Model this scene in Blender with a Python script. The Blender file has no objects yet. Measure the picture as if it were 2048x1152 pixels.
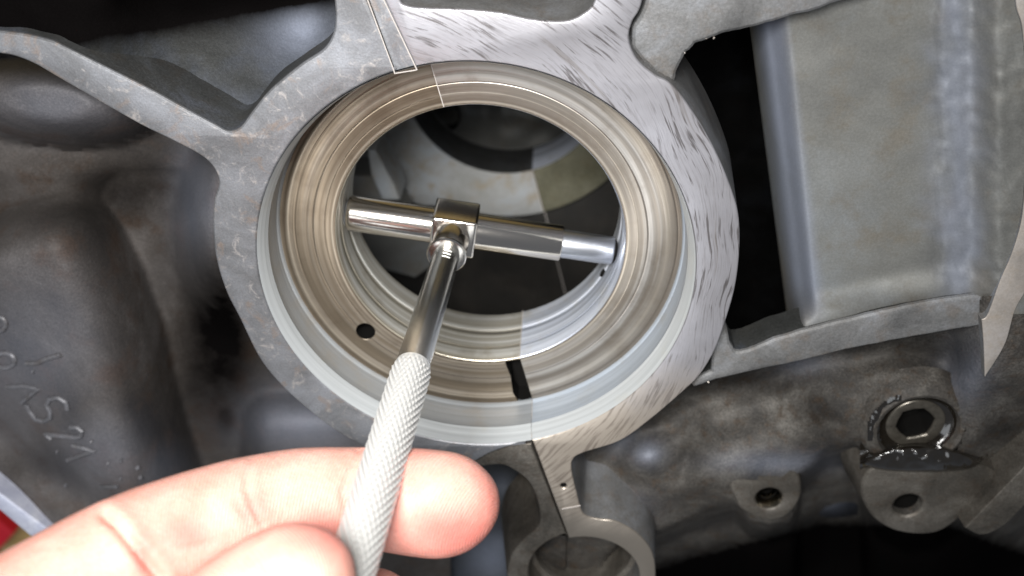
import bpy, bmesh, math, random
import numpy as np
from mathutils import Vector, Matrix
from mathutils.geometry import tessellate_polygon

random.seed(7)
rng = np.random.default_rng(7)
S = 0.001                       # the scene is measured in millimetres, built in metres
scn = bpy.context.scene

# ------------------------------------------------------------------ camera
F = 2000.0                      # focal length in pixels of the 2048 wide photograph
TH, AZ, CX, CY, CD = -.543, .088, -7.649, 2.819, 206.61
nrm = np.array([math.sin(TH)*math.sin(AZ), math.sin(TH)*math.cos(AZ), math.cos(TH)])
C0 = np.array([CX, CY, -CD])
ax = np.array([1, 0, 0])-nrm*nrm[0]; ax /= np.linalg.norm(ax)
ay = np.cross(nrm, ax)
RM = np.stack([ax, ay, nrm])
CAM = RM@(-C0)

def P(px, py, z):               # photo pixel + height (mm above the bearing face) -> point in mm
    r = RM@np.array([(px-1024)/F, -(py-576)/F, -1.0])
    return CAM+r*((z-CAM[2])/r[2])
def Q(px, py, d):               # photo pixel + distance from the camera plane (mm) -> point in mm
    return RM@(np.array([(px-1024)/F*d, -(py-576)/F*d, -d])-C0)

cam = bpy.data.cameras.new('camera')
cam.lens = F/2048*36; cam.sensor_width = 36
cam.clip_start = 0.01; cam.clip_end = 20
cam.dof.use_dof = True; cam.dof.focus_distance = 0.196; cam.dof.aperture_fstop = 15
camo = bpy.data.objects.new('camera', cam); scn.collection.objects.link(camo)
M = Matrix([[*RM[0], CAM[0]*S], [*RM[1], CAM[1]*S], [*RM[2], CAM[2]*S], [0, 0, 0, 1]])
camo.matrix_world = M
scn.camera = camo

# ------------------------------------------------------------------ world and lamps
w = bpy.data.worlds.new('World'); scn.world = w; w.use_nodes = True
bg = w.node_tree.nodes['Background']
bg.inputs[0].default_value = (.78, .84, .95, 1); bg.inputs[1].default_value = .16

def area(name, loc, target, sx, sy, power, col):
    l = bpy.data.lights.new(name, 'AREA'); l.shape = 'RECTANGLE'; l.size = sx*S; l.size_y = sy*S
    l.energy = power; l.color = col
    o = bpy.data.objects.new(name, l); scn.collection.objects.link(o)
    o.location = Vector(loc)*S
    d = Vector(target)-Vector(loc)
    o.rotation_euler = d.to_track_quat('-Z', 'Y').to_euler()
    return o
kl = area('camera_lamp', (-16, 146, 214), (-4, -14, -10), 90, 60, .49, (1, .985, .96))
kl.data.spread = math.radians(84)
area('ceiling_lamp', (-330, -200, 900), (0, 0, 0), 1000, 500, 3.3, (.92, .96, 1))

scn.view_settings.view_transform = 'Standard'; scn.view_settings.look = 'None'
scn.view_settings.exposure = 0.0; scn.view_settings.gamma = 1
scn.cycles.max_bounces = 8; scn.cycles.use_denoising = True
scn.cycles.sample_clamp_indirect = 6

# ------------------------------------------------------------------ materials
def srgb(r, g, b):
    f = lambda c: (c/255/12.92) if c/255 <= .04045 else ((c/255+.055)/1.055)**2.4
    return (f(r), f(g), f(b), 1)

class NT:
    def __init__(s, name):
        s.m = bpy.data.materials.new(name); s.m.use_nodes = True
        s.t = s.m.node_tree; s.n = s.t.nodes; s.b = s.n['Principled BSDF']
        tc = s.n.new('ShaderNodeTexCoord'); mp = s.n.new('ShaderNodeMapping')
        mp.inputs['Scale'].default_value = (1000, 1000, 1000)
        s.l(tc.outputs['Object'], mp.inputs[0]); s.co = mp.outputs[0]     # mm
    def l(s, a, b): s.t.links.new(a, b)
    def inp(s, sock, v):
        if hasattr(v, 'links'): s.l(v, sock)
        else: sock.default_value = v
    def math(s, op, a, b=0.0, c=0.0, clamp=False):
        n = s.n.new('ShaderNodeMath'); n.operation = op; n.use_clamp = clamp
        s.inp(n.inputs[0], a); s.inp(n.inputs[1], b); s.inp(n.inputs[2], c); return n.outputs[0]
    def sep(s, v):
        n = s.n.new('ShaderNodeSeparateXYZ'); s.l(v, n.inputs[0]); return n.outputs
    def comb(s, x, y, z):
        n = s.n.new('ShaderNodeCombineXYZ')
        for i, v in enumerate((x, y, z)): s.inp(n.inputs[i], v)
        return n.outputs[0]
    def noise(s, scale, detail=4, rough=.55, vec=None, dist=0.0):
        n = s.n.new('ShaderNodeTexNoise'); s.l(vec or s.co, n.inputs['Vector'])
        n.inputs['Scale'].default_value = scale; n.inputs['Detail'].default_value = detail
        n.inputs['Roughness'].default_value = rough; n.inputs['Distortion'].default_value = dist
        return n.outputs['Fac']
    def ramp(s, fac, stops):
        n = s.n.new('ShaderNodeValToRGB'); e = n.color_ramp.elements
        while len(e) < len(stops): e.new(.5)
        for i, (p, c) in enumerate(stops):
            e[i].position = p; e[i].color = c if len(c) == 4 else (*c, 1)
        s.l(fac, n.inputs[0]); return n.outputs[0]
    def step(s, fac, a, b):      # 0..1 between a and b
        n = s.n.new('ShaderNodeMapRange'); n.interpolation_type = 'SMOOTHSTEP'
        s.l(fac, n.inputs[0]); n.inputs[1].default_value = a; n.inputs[2].default_value = b
        return n.outputs[0]
    def mix(s, fac, a, b, mode='MIX'):
        n = s.n.new('ShaderNodeMix'); n.data_type = 'RGBA'; n.blend_type = mode
        s.inp(n.inputs[0], fac); s.inp(n.inputs[6], a); s.inp(n.inputs[7], b); return n.outputs[2]
    def polar(s, cx, cy):
        x, y, z = s.sep(s.co)
        x = s.math('SUBTRACT', x, cx); y = s.math('SUBTRACT', y, cy)
        r = s.math('SQRT', s.math('ADD', s.math('MULTIPLY', x, x), s.math('MULTIPLY', y, y)))
        a = s.math('ARCTAN2', y, x)
        return r, a, z
    def bump(s, h, strength=.3, dist=.2, prev=None):
        n = s.n.new('ShaderNodeBump'); n.inputs['Strength'].default_value = strength
        n.inputs['Distance'].default_value = dist*S; s.l(h, n.inputs['Height'])
        if prev: s.l(prev, n.inputs['Normal'])
        s.l(n.outputs[0], s.b.inputs['Normal']); return n.outputs[0]
    def fin(s, col, rough, metal=0.0, spec=.5):
        s.inp(s.b.inputs['Base Color'], col); s.inp(s.b.inputs['Roughness'], rough)
        s.inp(s.b.inputs['Metallic'], metal); s.b.inputs['Specular IOR Level'].default_value = spec
        return s.m

def cast(name, dark, mid, light, brown, rough=.5, metal=.35, big=.05, grain=2.1, bumpd=.16, brown_amt=.5, gamt=.5, spec=.35):
    t = NT(name)
    n1 = t.noise(big, 6, .62, dist=.6); n2 = t.noise(big*4.3, 5, .65)
    c = t.ramp(n1, [(.32, dark), (.5, mid), (.7, light)])
    c = t.mix(t.math('MULTIPLY', t.step(n2, .48, .7), brown_amt), c, brown)
    n3 = t.noise(grain, 5, .7)
    c = t.mix(gamt, c, t.ramp(n3, [(.3, (.25, .25, .25)), (.5, (.5, .5, .5)), (.72, (.8, .8, .82))]), 'OVERLAY')
    for nm, tone in (('clean', srgb(116, 122, 136)), ('grime_shade', srgb(8, 7, 7))):  # masks: bare metal and painted light, then oil dirt and painted shade
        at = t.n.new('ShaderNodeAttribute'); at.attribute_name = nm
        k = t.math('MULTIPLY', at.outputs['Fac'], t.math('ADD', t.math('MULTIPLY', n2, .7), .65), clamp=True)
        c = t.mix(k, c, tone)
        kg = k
    c = t.mix(gamt*.6, c, t.ramp(n3, [(.3, (.3, .3, .3)), (.5, (.5, .5, .5)), (.72, (.75, .75, .78))]), 'OVERLAY')
    t.bump(t.math('ADD', t.math('MULTIPLY', n3, .5), t.noise(.8, 4, .6)), .7, bumpd)
    r = t.math('ADD', t.math('ADD', t.math('MULTIPLY', n2, .3), rough-.05), t.math('MULTIPLY', kg, .35), clamp=True)
    m = t.fin(c, r, metal, spec)
    t.l(t.math('MULTIPLY', t.math('SUBTRACT', 1.0, kg), spec), t.b.inputs['Specular IOR Level'])
    t.l(t.math('MULTIPLY', t.math('SUBTRACT', 1.0, kg), metal), t.b.inputs['Metallic'])
    return m

m_cast = cast('cast_aluminium', srgb(66, 66, 66), srgb(92, 92, 92), srgb(112, 114, 118), srgb(84, 76, 68), metal=.2, gamt=.3)
m_barrel = cast('oily_cast_aluminium', srgb(42, 38, 35), srgb(66, 61, 57), srgb(94, 90, 88), srgb(64, 50, 39), big=.022, metal=.1, rough=.58, brown_amt=.8, gamt=.55, bumpd=.2)
m_pocket = cast('grimy_cast_aluminium', srgb(30, 31, 30), srgb(42, 43, 42), srgb(56, 62, 74), srgb(38, 36, 31), rough=.6, metal=.2, big=.025, brown_amt=.4)
m_black = cast('void_shade_black', srgb(10, 10, 10), srgb(14, 14, 14), srgb(22, 23, 25), srgb(14, 12, 11), spec=.03, rough=.8, metal=0, big=.05)  # black colour stands in for the shade of the deep void
m_side = cast('raw_cast_side', srgb(36, 36, 35), srgb(50, 51, 51), srgb(66, 69, 76), srgb(44, 40, 35), rough=.55, metal=.1)
m_web = cast('dark_oiled_web', srgb(16, 15, 13), srgb(25, 23, 20), srgb(36, 33, 29), srgb(26, 21, 15), rough=.5, metal=.1, big=.06)
m_letter = cast('raised_letter_casting', srgb(84, 84, 86), srgb(104, 104, 108), srgb(126, 126, 132), srgb(84, 76, 70), rough=.4, metal=.3)  # paler than the barrel, highlights of the raised letters put into the colour
m_sump = cast('shade_dark_casting', srgb(10, 11, 13), srgb(17, 19, 24), srgb(30, 37, 50), srgb(12, 11, 10), rough=.42, metal=.2, big=.04)  # near-black colour stands in for shade in the deep recesses
m_floor = cast('brown_oiled_casting', srgb(36, 34, 32), srgb(58, 55, 51), srgb(84, 81, 76), srgb(56, 46, 36), rough=.52, metal=.15, big=.08, brown_amt=.8, gamt=.8, bumpd=.3)
m_panel = cast('smooth_cast_panel', srgb(84, 84, 82), srgb(97, 97, 94), srgb(108, 112, 115), srgb(90, 84, 74), rough=.45, metal=.3, big=.022, bumpd=.03, brown_amt=.6, gamt=.2)
m_eye = cast('stained_or_shaded_machined_face', srgb(60, 57, 52), srgb(80, 76, 70), srgb(98, 94, 88), srgb(64, 55, 46), rough=.45, metal=.5, big=.09, bumpd=.06)
m_flange = cast('machined_flange', srgb(140, 134, 128), srgb(160, 153, 146), srgb(172, 167, 164), srgb(148, 136, 122), rough=.4, metal=.5, big=.09, bumpd=.05, brown_amt=.5, gamt=.15)
m_flange2 = cast('pale_machined_flange', srgb(176, 180, 200), srgb(200, 204, 220), srgb(220, 222, 232), srgb(170, 172, 190), rough=.4, metal=.4, big=.09, bumpd=.05, brown_amt=.5, gamt=.15)

def mat_web_dull():
    t = NT('dull_grey_machined')
    n1 = t.noise(.07, 6, .65, dist=.8); n2 = t.noise(.3, 6, .7, dist=1.2); n3 = t.noise(2.4, 3, .6)
    c = t.ramp(n1, [(.3, srgb(92, 92, 93)), (.5, srgb(112, 113, 116)), (.7, srgb(130, 132, 137))])
    c = t.mix(t.step(n2, .53, .72), c, srgb(150, 146, 144))
    c = t.mix(t.math('MULTIPLY', t.step(t.noise(.11, 5, .6, dist=1.5), .55, .68), .6), c, srgb(128, 114, 104))
    c = t.mix(.35, c, t.ramp(n3, [(.3, (.3, .3, .3)), (.7, (.7, .7, .7))]), 'OVERLAY')
    t.bump(t.math('ADD', n2, t.math('MULTIPLY', n3, .4)), .5, .12)
    return t.fin(c, t.math('ADD', t.math('MULTIPLY', n2, .3), .3), .55)

def mat_web_bright():
    t = NT('bright_scratched_machined')
    r, a, z = t.polar(-25.3, -5.1)
    rw = t.math('ADD', r, t.math('MULTIPLY', t.noise(.03, 2, .5), 9))
    v = t.comb(rw, t.math('MULTIPLY', a, 4.0), 0.0)
    s4 = t.noise(3.6, 3, .65, t.comb(rw, t.math('MULTIPLY', a, 3.0), 3.0))
    s1 = t.noise(1.7, 3, .6, v); s2 = t.noise(.5, 3, .6, v); s3 = t.noise(5.0, 2, .5, v)
    area_ = t.noise(.075, 3, .5)
    c = t.ramp(t.noise(.05, 4, .6), [(.3, srgb(136, 134, 137)), (.7, srgb(158, 157, 162))])
    c = t.mix(t.math('MULTIPLY', t.step(s3, .45, .75), .3), c, srgb(140, 140, 146))
    k = t.math('MULTIPLY', t.step(s1, .545, .63), t.step(area_, .36, .54))
    c = t.mix(t.math('MULTIPLY', k, .9), c, srgb(84, 80, 80))
    c = t.mix(t.math('MULTIPLY', t.step(s4, .5, .7), .38), c, srgb(104, 100, 100))
    k2 = t.math('MULTIPLY', t.step(s2, .60, .68), t.step(area_, .36, .5))
    c = t.mix(t.math('MULTIPLY', k2, .5), c, srgb(112, 106, 102))
    # tan downwards paints the warmer light; brown stain on the lower neck
    x, y, zz = t.sep(t.co)
    yy = t.math('ADD', y, t.math('MULTIPLY', t.noise(.09, 4, .6), 14))
    c = t.mix(t.step(yy, -8, -34), c, t.mix(t.step(s1, .5, .62), srgb(168, 158, 146), srgb(136, 126, 116)))
    c = t.mix(t.step(yy, -50, -66), c, srgb(122, 116, 108))
    t.bump(t.math('ADD', s3, t.math('MULTIPLY', s1, .6)), .35, .06)
    return t.fin(c, .34, .6)

def mat_bore(name, cols, stain, wide, metal=.5, rough=.34, rings=()):
    t = NT(name)
    r, a, z = t.polar(0, 0)
    x, y, zz = t.sep(t.co)
    ca = t.math('DIVIDE', x, r); sa_ = t.math('DIVIDE', y, r); rz = t.math('ADD', r, t.math('MULTIPLY', z, 1.0))
    v = t.comb(rz, t.math('MULTIPLY', ca, .7), t.math('MULTIPLY', sa_, .7))
    s1 = t.noise(.36, 4, .6, t.comb(rz, t.math('MULTIPLY', ca, .5), t.math('MULTIPLY', sa_, .5))); s2 = t.noise(2.2, 4, .6, v); s3 = t.noise(.12, 4, .6)
    c = t.ramp(s1, cols)
    c = t.mix(t.math('MULTIPLY', t.step(s3, wide[0], wide[1]), .5), c, stain)
    c = t.mix(.2, c, t.ramp(s2, [(.28, (.16, .16, .16)), (.5, (.5, .5, .5)), (.74, (.85, .85, .85))]), 'OVERLAY')
    h = t.math('ADD', t.math('MULTIPLY', s1, 1.0), t.math('MULTIPLY', s2, .35))
    for r0, w_, amt in rings:
        d_ = t.math('DIVIDE', t.math('SUBTRACT', rz, r0), w_)
        g = t.math('MULTIPLY', t.math('EXPONENT', t.math('MULTIPLY', t.math('MULTIPLY', d_, d_), -1.0)), abs(amt))
        c = t.mix(t.math('MULTIPLY', g, .6), c, srgb(58, 48, 38) if amt > 0 else srgb(210, 200, 184))
        h = t.math('SUBTRACT', h, t.math('MULTIPLY', g, 2.0 if amt > 0 else -1.0))
    t.bump(h, .4, .12)
    t.b.inputs['Anisotropic'].default_value = .75
    t.l(t.comb(t.math('MULTIPLY', sa_, -1.0), ca, 0.0), t.b.inputs['Tangent'])
    return t.fin(c, t.math('ADD', t.math('MULTIPLY', s2, .25), rough-.1), metal)

m_dull = mat_web_dull(); m_bright = mat_web_bright()
m_wall_l = mat_bore('seal_wall_grey', [(.3, srgb(126, 129, 132)), (.7, srgb(154, 158, 161))], srgb(140, 134, 124), (.5, .75), metal=.3, rough=.45)
m_wall_r = mat_bore('seal_wall_lit', [(.3, srgb(136, 144, 153)), (.7, srgb(168, 177, 188))], srgb(146, 146, 142), (.5, .75), metal=.3, rough=.45)  # paler bluish copy: the light on this side is in the colour
m_sh_l = mat_bore('shoulder_varnished', [(.32, srgb(96, 85, 72)), (.5, srgb(124, 113, 98)), (.66, srgb(156, 147, 135))], srgb(92, 80, 66), (.45, .75), metal=.75, rough=.36, rings=[(36.6-13.8, .14, .9), (43.1-13.8, .5, .8), (40.6-13.8, .2, .4), (34.0-13.8, .12, .45), (42.2-13.8, .25, -.5), (32.4-13.8, .25, -.6), (38.2-13.8, .6, .35)])
m_sh_r = mat_bore('shoulder_varnished_pale', [(.32, srgb(106, 98, 89)), (.5, srgb(138, 131, 122)), (.66, srgb(174, 170, 165))], srgb(106, 94, 80), (.45, .75), metal=.75, rough=.36, rings=[(36.6-13.8, .13, .9), (43.0-13.8, .25, .6), (41.0-13.8, .5, -.35), (34.4-13.8, .1, -.5), (32.4-13.8, .25, -.7), (38.6-13.8, .6, .45)])
m_in_l = mat_bore('bearing_wall_grey', [(.36, srgb(70, 70, 68)), (.46, srgb(162, 156, 142)), (.6, srgb(208, 207, 202))], srgb(136, 124, 100), (.5, .75), metal=.6)
m_in_r = mat_bore('bearing_wall_sheen', [(.34, srgb(92, 98, 112)), (.44, srgb(176, 182, 194)), (.58, srgb(222, 228, 240))], srgb(176, 168, 148), (.52, .75), metal=.55)  # blue-white sheen painted into the wall colour
m_bulk = cast('far_bulkhead_face', srgb(128, 128, 124), srgb(146, 147, 146), srgb(150, 158, 166), srgb(134, 124, 108), rough=.45, metal=.3, big=.05, bumpd=.03, brown_amt=.8, gamt=.2)
m_bulk_olive = cast('far_bulkhead_olive', srgb(80, 78, 62), srgb(94, 92, 76), srgb(108, 106, 92), srgb(86, 80, 60), rough=.45, metal=.3, big=.05, bumpd=.05)
m_rim = mat_bore('rim_chamfer_bright', [(.3, srgb(158, 162, 164)), (.7, srgb(192, 196, 198))], srgb(176, 174, 166), (.55, .8), metal=.35, rough=.4)
m_dark = NT('dark_recess').fin(srgb(12, 11, 10), .8, 0, .1)  # black colour stands in for shade inside holes, sockets and the slot
m_seam = NT('bright_parting_edge').fin(srgb(178, 172, 167), .45, .4)

def plain(name, col, rough, metal, nscale=3.0, bumpd=.03, var=.4):
    t = NT(name); n = t.noise(nscale, 4, .6)
    c = t.mix(var, col, t.ramp(n, [(.3, (.3, .3, .3)), (.7, (.7, .7, .7))]), 'OVERLAY')
    if bumpd: t.bump(n, .4, bumpd)
    return t.fin(c, t.math('ADD', t.math('MULTIPLY', n, .16), rough-.08), metal)
m_chrome = plain('nickel_plate', srgb(226, 219, 210), .15, 1, 6, .01, .12)
m_steel = plain('ground_steel', srgb(206, 209, 216), .33, 1, 5, .01, .2)
m_shank = plain('satin_steel', srgb(205, 205, 202), .22, 1, 4, .03, .35)
m_knurl = plain('knurled_nickel', srgb(214, 214, 212), .3, .55, 4, 0, .15)
m_stamp = plain('stamped_edge', srgb(240, 240, 236), .3, .6, 4, 0, .05)
m_oil = plain('wet_black_oil', srgb(22, 19, 15), .16, 0, .35, .25, .3)
m_oil.node_tree.nodes['Principled BSDF'].inputs['Coat Weight'].default_value = 1.0
m_wet = plain('wet_thread_steel', srgb(176, 170, 158), .12, 1, 1.6, .3, .5)
m_plug = plain('dirty_steel_plug', srgb(78, 74, 67), .3, .6, .8, .15, .6)

def mat_wood():
    t = NT('bench_wood')
    x, y, z = t.sep(t.co)
    v = t.comb(t.math('MULTIPLY', x, .12), y, z)
    n = t.noise(.12, 6, .7, v, 1.0)
    c = t.ramp(n, [(.3, srgb(140, 112, 62)), (.5, srgb(190, 164, 106)), (.7, srgb(216, 194, 146))])
    c = t.mix(t.step(t.noise(.2, 4), .58, .68), c, srgb(120, 96, 54))
    t.bump(n, .5, .4); return t.fin(c, .6, 0)
m_wood = mat_wood()
m_red = plain('red_plastic', srgb(200, 20, 40), .4, 0, .3, .03, .2)

def mat_skin():
    t = NT('skin')
    at = t.n.new('ShaderNodeAttribute'); at.attribute_name = 'redness'
    n = t.noise(.18, 5, .6); n2 = t.noise(1.4, 4, .6)
    c = t.ramp(n, [(.3, srgb(198, 143, 129)), (.7, srgb(212, 160, 147))])
    c = t.mix(at.outputs['Fac'], c, srgb(190, 88, 80))
    c = t.mix(.2, c, t.ramp(n2, [(.3, (.35, .35, .35)), (.7, (.65, .65, .65))]), 'OVERLAY')
    wv = t.n.new('ShaderNodeTexWave'); wv.wave_type = 'RINGS'; wv.rings_direction = 'SPHERICAL'
    mp = t.n.new('ShaderNodeMapping'); t.l(t.co, mp.inputs[0])
    tip = Q(1010, 1075, 166)
    mp.inputs['Location'].default_value = tuple(-tip)
    t.l(mp.outputs[0], wv.inputs['Vector']); wv.inputs['Scale'].default_value = .62
    wv.inputs['Distortion'].default_value = 2.2; wv.inputs['Detail'].default_value = 1.0; wv.inputs['Detail Scale'].default_value = .25
    p = t.bump(wv.outputs['Fac'], .55, .12)
    vo = t.n.new('ShaderNodeTexVoronoi'); t.l(t.co, vo.inputs['Vector']); vo.inputs['Scale'].default_value = 1.5
    t.bump(t.math('ADD', vo.outputs['Distance'], n2), .4, .12, p)
    t.b.inputs['Subsurface Weight'].default_value = .25
    t.b.inputs['Subsurface Radius'].default_value = (1, .35, .2); t.b.inputs['Subsurface Scale'].default_value = .0025
    return t.fin(c, .52, 0, .32)
m_skin = mat_skin()

# ------------------------------------------------------------------ building helpers
COL = scn.collection
def link(name, mesh, mat, parent=None, label=None, smooth=40):
    o = bpy.data.objects.new(name, mesh); COL.objects.link(o)
    if mat and not mesh.materials: mesh.materials.append(mat)
    if smooth:
        mesh.polygons.foreach_set('use_smooth', [True]*len(mesh.polygons))
        mesh.set_sharp_from_angle(angle=math.radians(smooth))
    if parent:
        o.parent = parent
        root = parent
        wm = Matrix.Translation(WORLD[parent.name]) if parent.name in WORLD else Matrix.Identity(4)
        o.matrix_parent_inverse = wm.inverted()
    if label: o['label'] = label
    return o
WORLD = {}
def thing(name, loc, label, cat, group=None):
    o = bpy.data.objects.new(name, None); COL.objects.link(o)
    o.location = Vector(loc)*S; WORLD[o.name] = Vector(loc)*S
    o.empty_display_size = .01
    o['label'] = label; o['category'] = cat
    if group: o['group'] = group
    return o
def mesh_of(verts, faces, name='mesh'):
    me = bpy.data.meshes.new(name)
    me.from_pydata([tuple(np.asarray(v, float)*S) for v in verts], [], faces); me.update()
    return me

def spline(pts, n=7):
    """Catmull-Rom through pts; a third entry 's' marks a sharp corner.  Closed."""
    k = len(pts)
    sharp = [len(p) > 2 and p[2] == 's' for p in pts]
    xy = [np.array(p[:2], float) for p in pts]
    out = []
    for i in range(k):
        p1, p2 = xy[i], xy[(i+1) % k]
        p0 = p1 if sharp[i] else xy[i-1]
        p3 = p2 if sharp[(i+1) % k] else xy[(i+2) % k]
        if sharp[i] and sharp[(i+1) % k]:
            out.append(p1); continue
        for j in range(n):
            t = j/n
            out.append(.5*(2*p1+(p2-p0)*t+(2*p0-5*p1+4*p2-p3)*t*t+(3*p1-p0-3*p2+p3)*t**3))
    return out
def px_path(pts, z, n=7):
    return [P(p[0], p[1], z)[:2] for p in spline(pts, n)]
def arc(cx, cy, r, a0, a1, n):
    return [np.array([cx+r*math.cos(a0+(a1-a0)*i/n), cy+r*math.sin(a0+(a1-a0)*i/n)]) for i in range(n+1)]
def sarea(p):
    p = np.array(p); q = np.roll(p, -1, 0); return .5*np.sum(p[:, 0]*q[:, 1]-q[:, 0]*p[:, 1])
def clean(p):
    p = [np.asarray(q, float) for q in p]
    out = [p[0]]
    for q in p[1:]:
        if np.linalg.norm(q-out[-1]) > .02: out.append(q)
    if np.linalg.norm(out[0]-out[-1]) < .02: out.pop()
    return out
def normals(p):
    p = np.array(p); e = np.roll(p, -1, 0)-p; e /= np.linalg.norm(e, axis=1)[:, None]
    nn = np.stack([-e[:, 1], e[:, 0]], 1)           # inward for ccw
    v = nn+np.roll(nn, 1, 0); L = np.linalg.norm(v, axis=1)[:, None]
    v = v/np.maximum(L, 1e-6); c = np.sum(v*nn, 1)[:, None]
    return v/np.maximum(c, .5)
BORES = [(0, 0, 45.6), (25.7, -87.3, 14.4)]      # bored walls stay straight, only cast walls are drafted
def plate(name, outline, z, thick, mat, parent, holes=(), bevel=.6, draft=.08, label=None, hdraft=0., rough=0., tilt=None, side=None):
    """A solid flat-topped piece: outline and holes (mm), rounded top edge, drafted side walls."""
    loops = []
    o = clean(list(outline)); o = o if sarea(o) > 0 else o[::-1]; loops.append((o, draft))
    for h in holes:
        h = clean(list(h)); h = h if sarea(h) < 0 else h[::-1]; loops.append((h, hdraft))
    verts, faces, tops, mi = [], [], [], []
    for lp, dr in loops:
        nv = normals(lp); lp = np.array(lp); rings = []
        if rough:
            ph = rng.normal(0, rough, len(lp)); ph = (ph+np.roll(ph, 1)+np.roll(ph, -1))/2
            lp = lp+nv*ph[:, None]
        prof = [(bevel*(1-math.sin(a)), -bevel*(1-math.cos(a))) for a in (0, .5, 1.05, math.pi/2)] if bevel else [(0, 0)]
        prof += [(-dr*thick*.5, -thick*.5), (-dr*thick, -thick)]
        free = np.ones(len(lp))
        for bx_, by_, br_ in BORES: free[np.hypot(lp[:, 0]-bx_, lp[:, 1]-by_) < br_] = 0
        for ins, dz in prof:
            base = len(verts)
            for q in lp+nv*(ins*(free if ins < 0 else 1))[..., None] if ins < 0 else lp+nv*ins: verts.append((q[0], q[1], z+dz))
            rings.append(base)
        m = len(lp)
        tops.append([Vector((*verts[rings[0]+i][:2], 0)) for i in range(m)])
        for ri, (a, b) in enumerate(zip(rings, rings[1:])):
            for i in range(m):
                j = (i+1) % m; faces.append((a+j, a+i, b+i, b+j)); mi.append(1 if ri >= len(rings)-3 else 0)
        tops[-1] = (tops[-1], rings[0])
    idx = []
    for t, b in tops: idx += [b+i for i in range(len(t))]
    for tri in tessellate_polygon([t for t, b in tops]):
        a, b, c = (idx[i] for i in tri)
        A, B, C = (np.array(verts[i][:2]) for i in (a, b, c))
        cr = (B[0]-A[0])*(C[1]-A[1])-(B[1]-A[1])*(C[0]-A[0])
        if abs(cr) < 1e-9: continue
        faces.append((a, b, c) if cr > 0 else (c, b, a))
    if tilt: verts = [(x, y, zz+tilt(x, y)) for x, y, zz in verts]
    me = mesh_of(verts, faces, name)
    if side:
        me.materials.append(mat); me.materials.append(side)
        me.polygons.foreach_set('material_index', mi+[0]*(len(faces)-len(mi)))
    return link(name, me, mat, parent, label, 15)

def lathe(name, prof, mat, parent, a0=0, a1=2*math.pi, n=128, c=(0, 0), label=None, smooth=30):
    full = abs(a1-a0-2*math.pi) < 1e-6
    m = n if full else n+1
    verts, faces = [], []
    for r, z in prof:
        for i in range(m):
            a = a0+(a1-a0)*i/n; verts.append((c[0]+r*math.cos(a), c[1]+r*math.sin(a), z))
    for k in range(len(prof)-1):
        for i in range(n):
            j = (i+1) % m
            faces.append((k*m+i, k*m+j, (k+1)*m+j, (k+1)*m+i))
    return link(name, mesh_of(verts, faces, name), mat, parent, label, smooth)

def frame(d):
    d = np.asarray(d, float); d = d/np.linalg.norm(d)
    u = np.cross(d, [0, 0, 1] if abs(d[2]) < .9 else [1, 0, 0]); u /= np.linalg.norm(u)
    return d, u, np.cross(d, u)
def rod(name, a, d, prof, mat, parent, n=48, label=None, smooth=35):
    """Turned piece on the axis a + d*s; prof is a list of (s, radius)."""
    d, u, v = frame(d); verts, faces = [], []
    for s, r in prof:
        for i in range(n):
            t = 2*math.pi*i/n; verts.append(np.asarray(a)+d*s+(u*math.cos(t)+v*math.sin(t))*max(r, 1e-4))
    for k in range(len(prof)-1):
        for i in range(n):
            j = (i+1) % n; faces.append((k*n+i, k*n+j, (k+1)*n+j, (k+1)*n+i))
    faces.append(tuple(range(n))[::-1]); faces.append(tuple((len(prof)-1)*n+i for i in range(n)))
    return link(name, mesh_of(verts, faces, name), mat, parent, label, smooth)
def tube(path, r, n=8):
    """verts/faces of a round-ended tube along a 3-D path"""
    verts, faces = [], []; path = [np.asarray(p, float) for p in path]
    m = len(path)
    for k, p in enumerate(path):
        d = path[min(k+1, m-1)]-path[max(k-1, 0)]; d, u, v = frame(d)
        rr = r[k] if hasattr(r, '__len__') else r
        for i in range(n):
            t = 2*math.pi*i/n; verts.append(p+(u*math.cos(t)+v*math.sin(t))*rr)
    for k in range(m-1):
        for i in range(n):
            j = (i+1) % n; faces.append((k*n+i, k*n+j, (k+1)*n+j, (k+1)*n+i))
    faces.append(tuple(range(n))[::-1]); faces.append(tuple((m-1)*n+i for i in range(n)))
    return verts, faces
def join(parts):
    V, Fc = [], []
    for v, f in parts:
        b = len(V); V += list(v); Fc += [tuple(b+i for i in q) for q in f]
    return V, Fc

# cheap value noise for relief
_G = rng.random((64, 64))
def vn(x, y):
    x = np.asarray(x, float); y = np.asarray(y, float)
    xi = np.floor(x).astype(int); yi = np.floor(y).astype(int); fx = x-xi; fy = y-yi
    fx = fx*fx*(3-2*fx); fy = fy*fy*(3-2*fy)
    g = lambda a, b: _G[a % 64, b % 64]
    return (g(xi, yi)*(1-fx)+g(xi+1, yi)*fx)*(1-fy)+(g(xi, yi+1)*(1-fx)+g(xi+1, yi+1)*fx)*fy-.5
def fbm(x, y, s): return vn(x/s, y/s)+.5*vn(x/s*2.1+7, y/s*2.1+3)+.25*vn(x/s*4.3+1, y/s*4.3+9)
def ss(a, b, x):
    t = np.clip((x-a)/(b-a), 0, 1); return t*t*(3-2*t)
def seg(u, v, pts):            # distance in px to a polyline
    d = np.full(np.shape(u), 1e9)
    for (ax_, ay_), (bx, by) in zip(pts, pts[1:]):
        L = (bx-ax_)**2+(by-ay_)**2
        t = np.clip(((u-ax_)*(bx-ax_)+(v-ay_)*(by-ay_))/L, 0, 1)
        d = np.minimum(d, np.hypot(u-ax_-t*(bx-ax_), v-ay_-t*(by-ay_)))
    return d
def xat(v, pts):               # x of a roughly vertical polyline at height v
    return np.interp(v, [p[1] for p in pts], [p[0] for p in pts])
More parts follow.
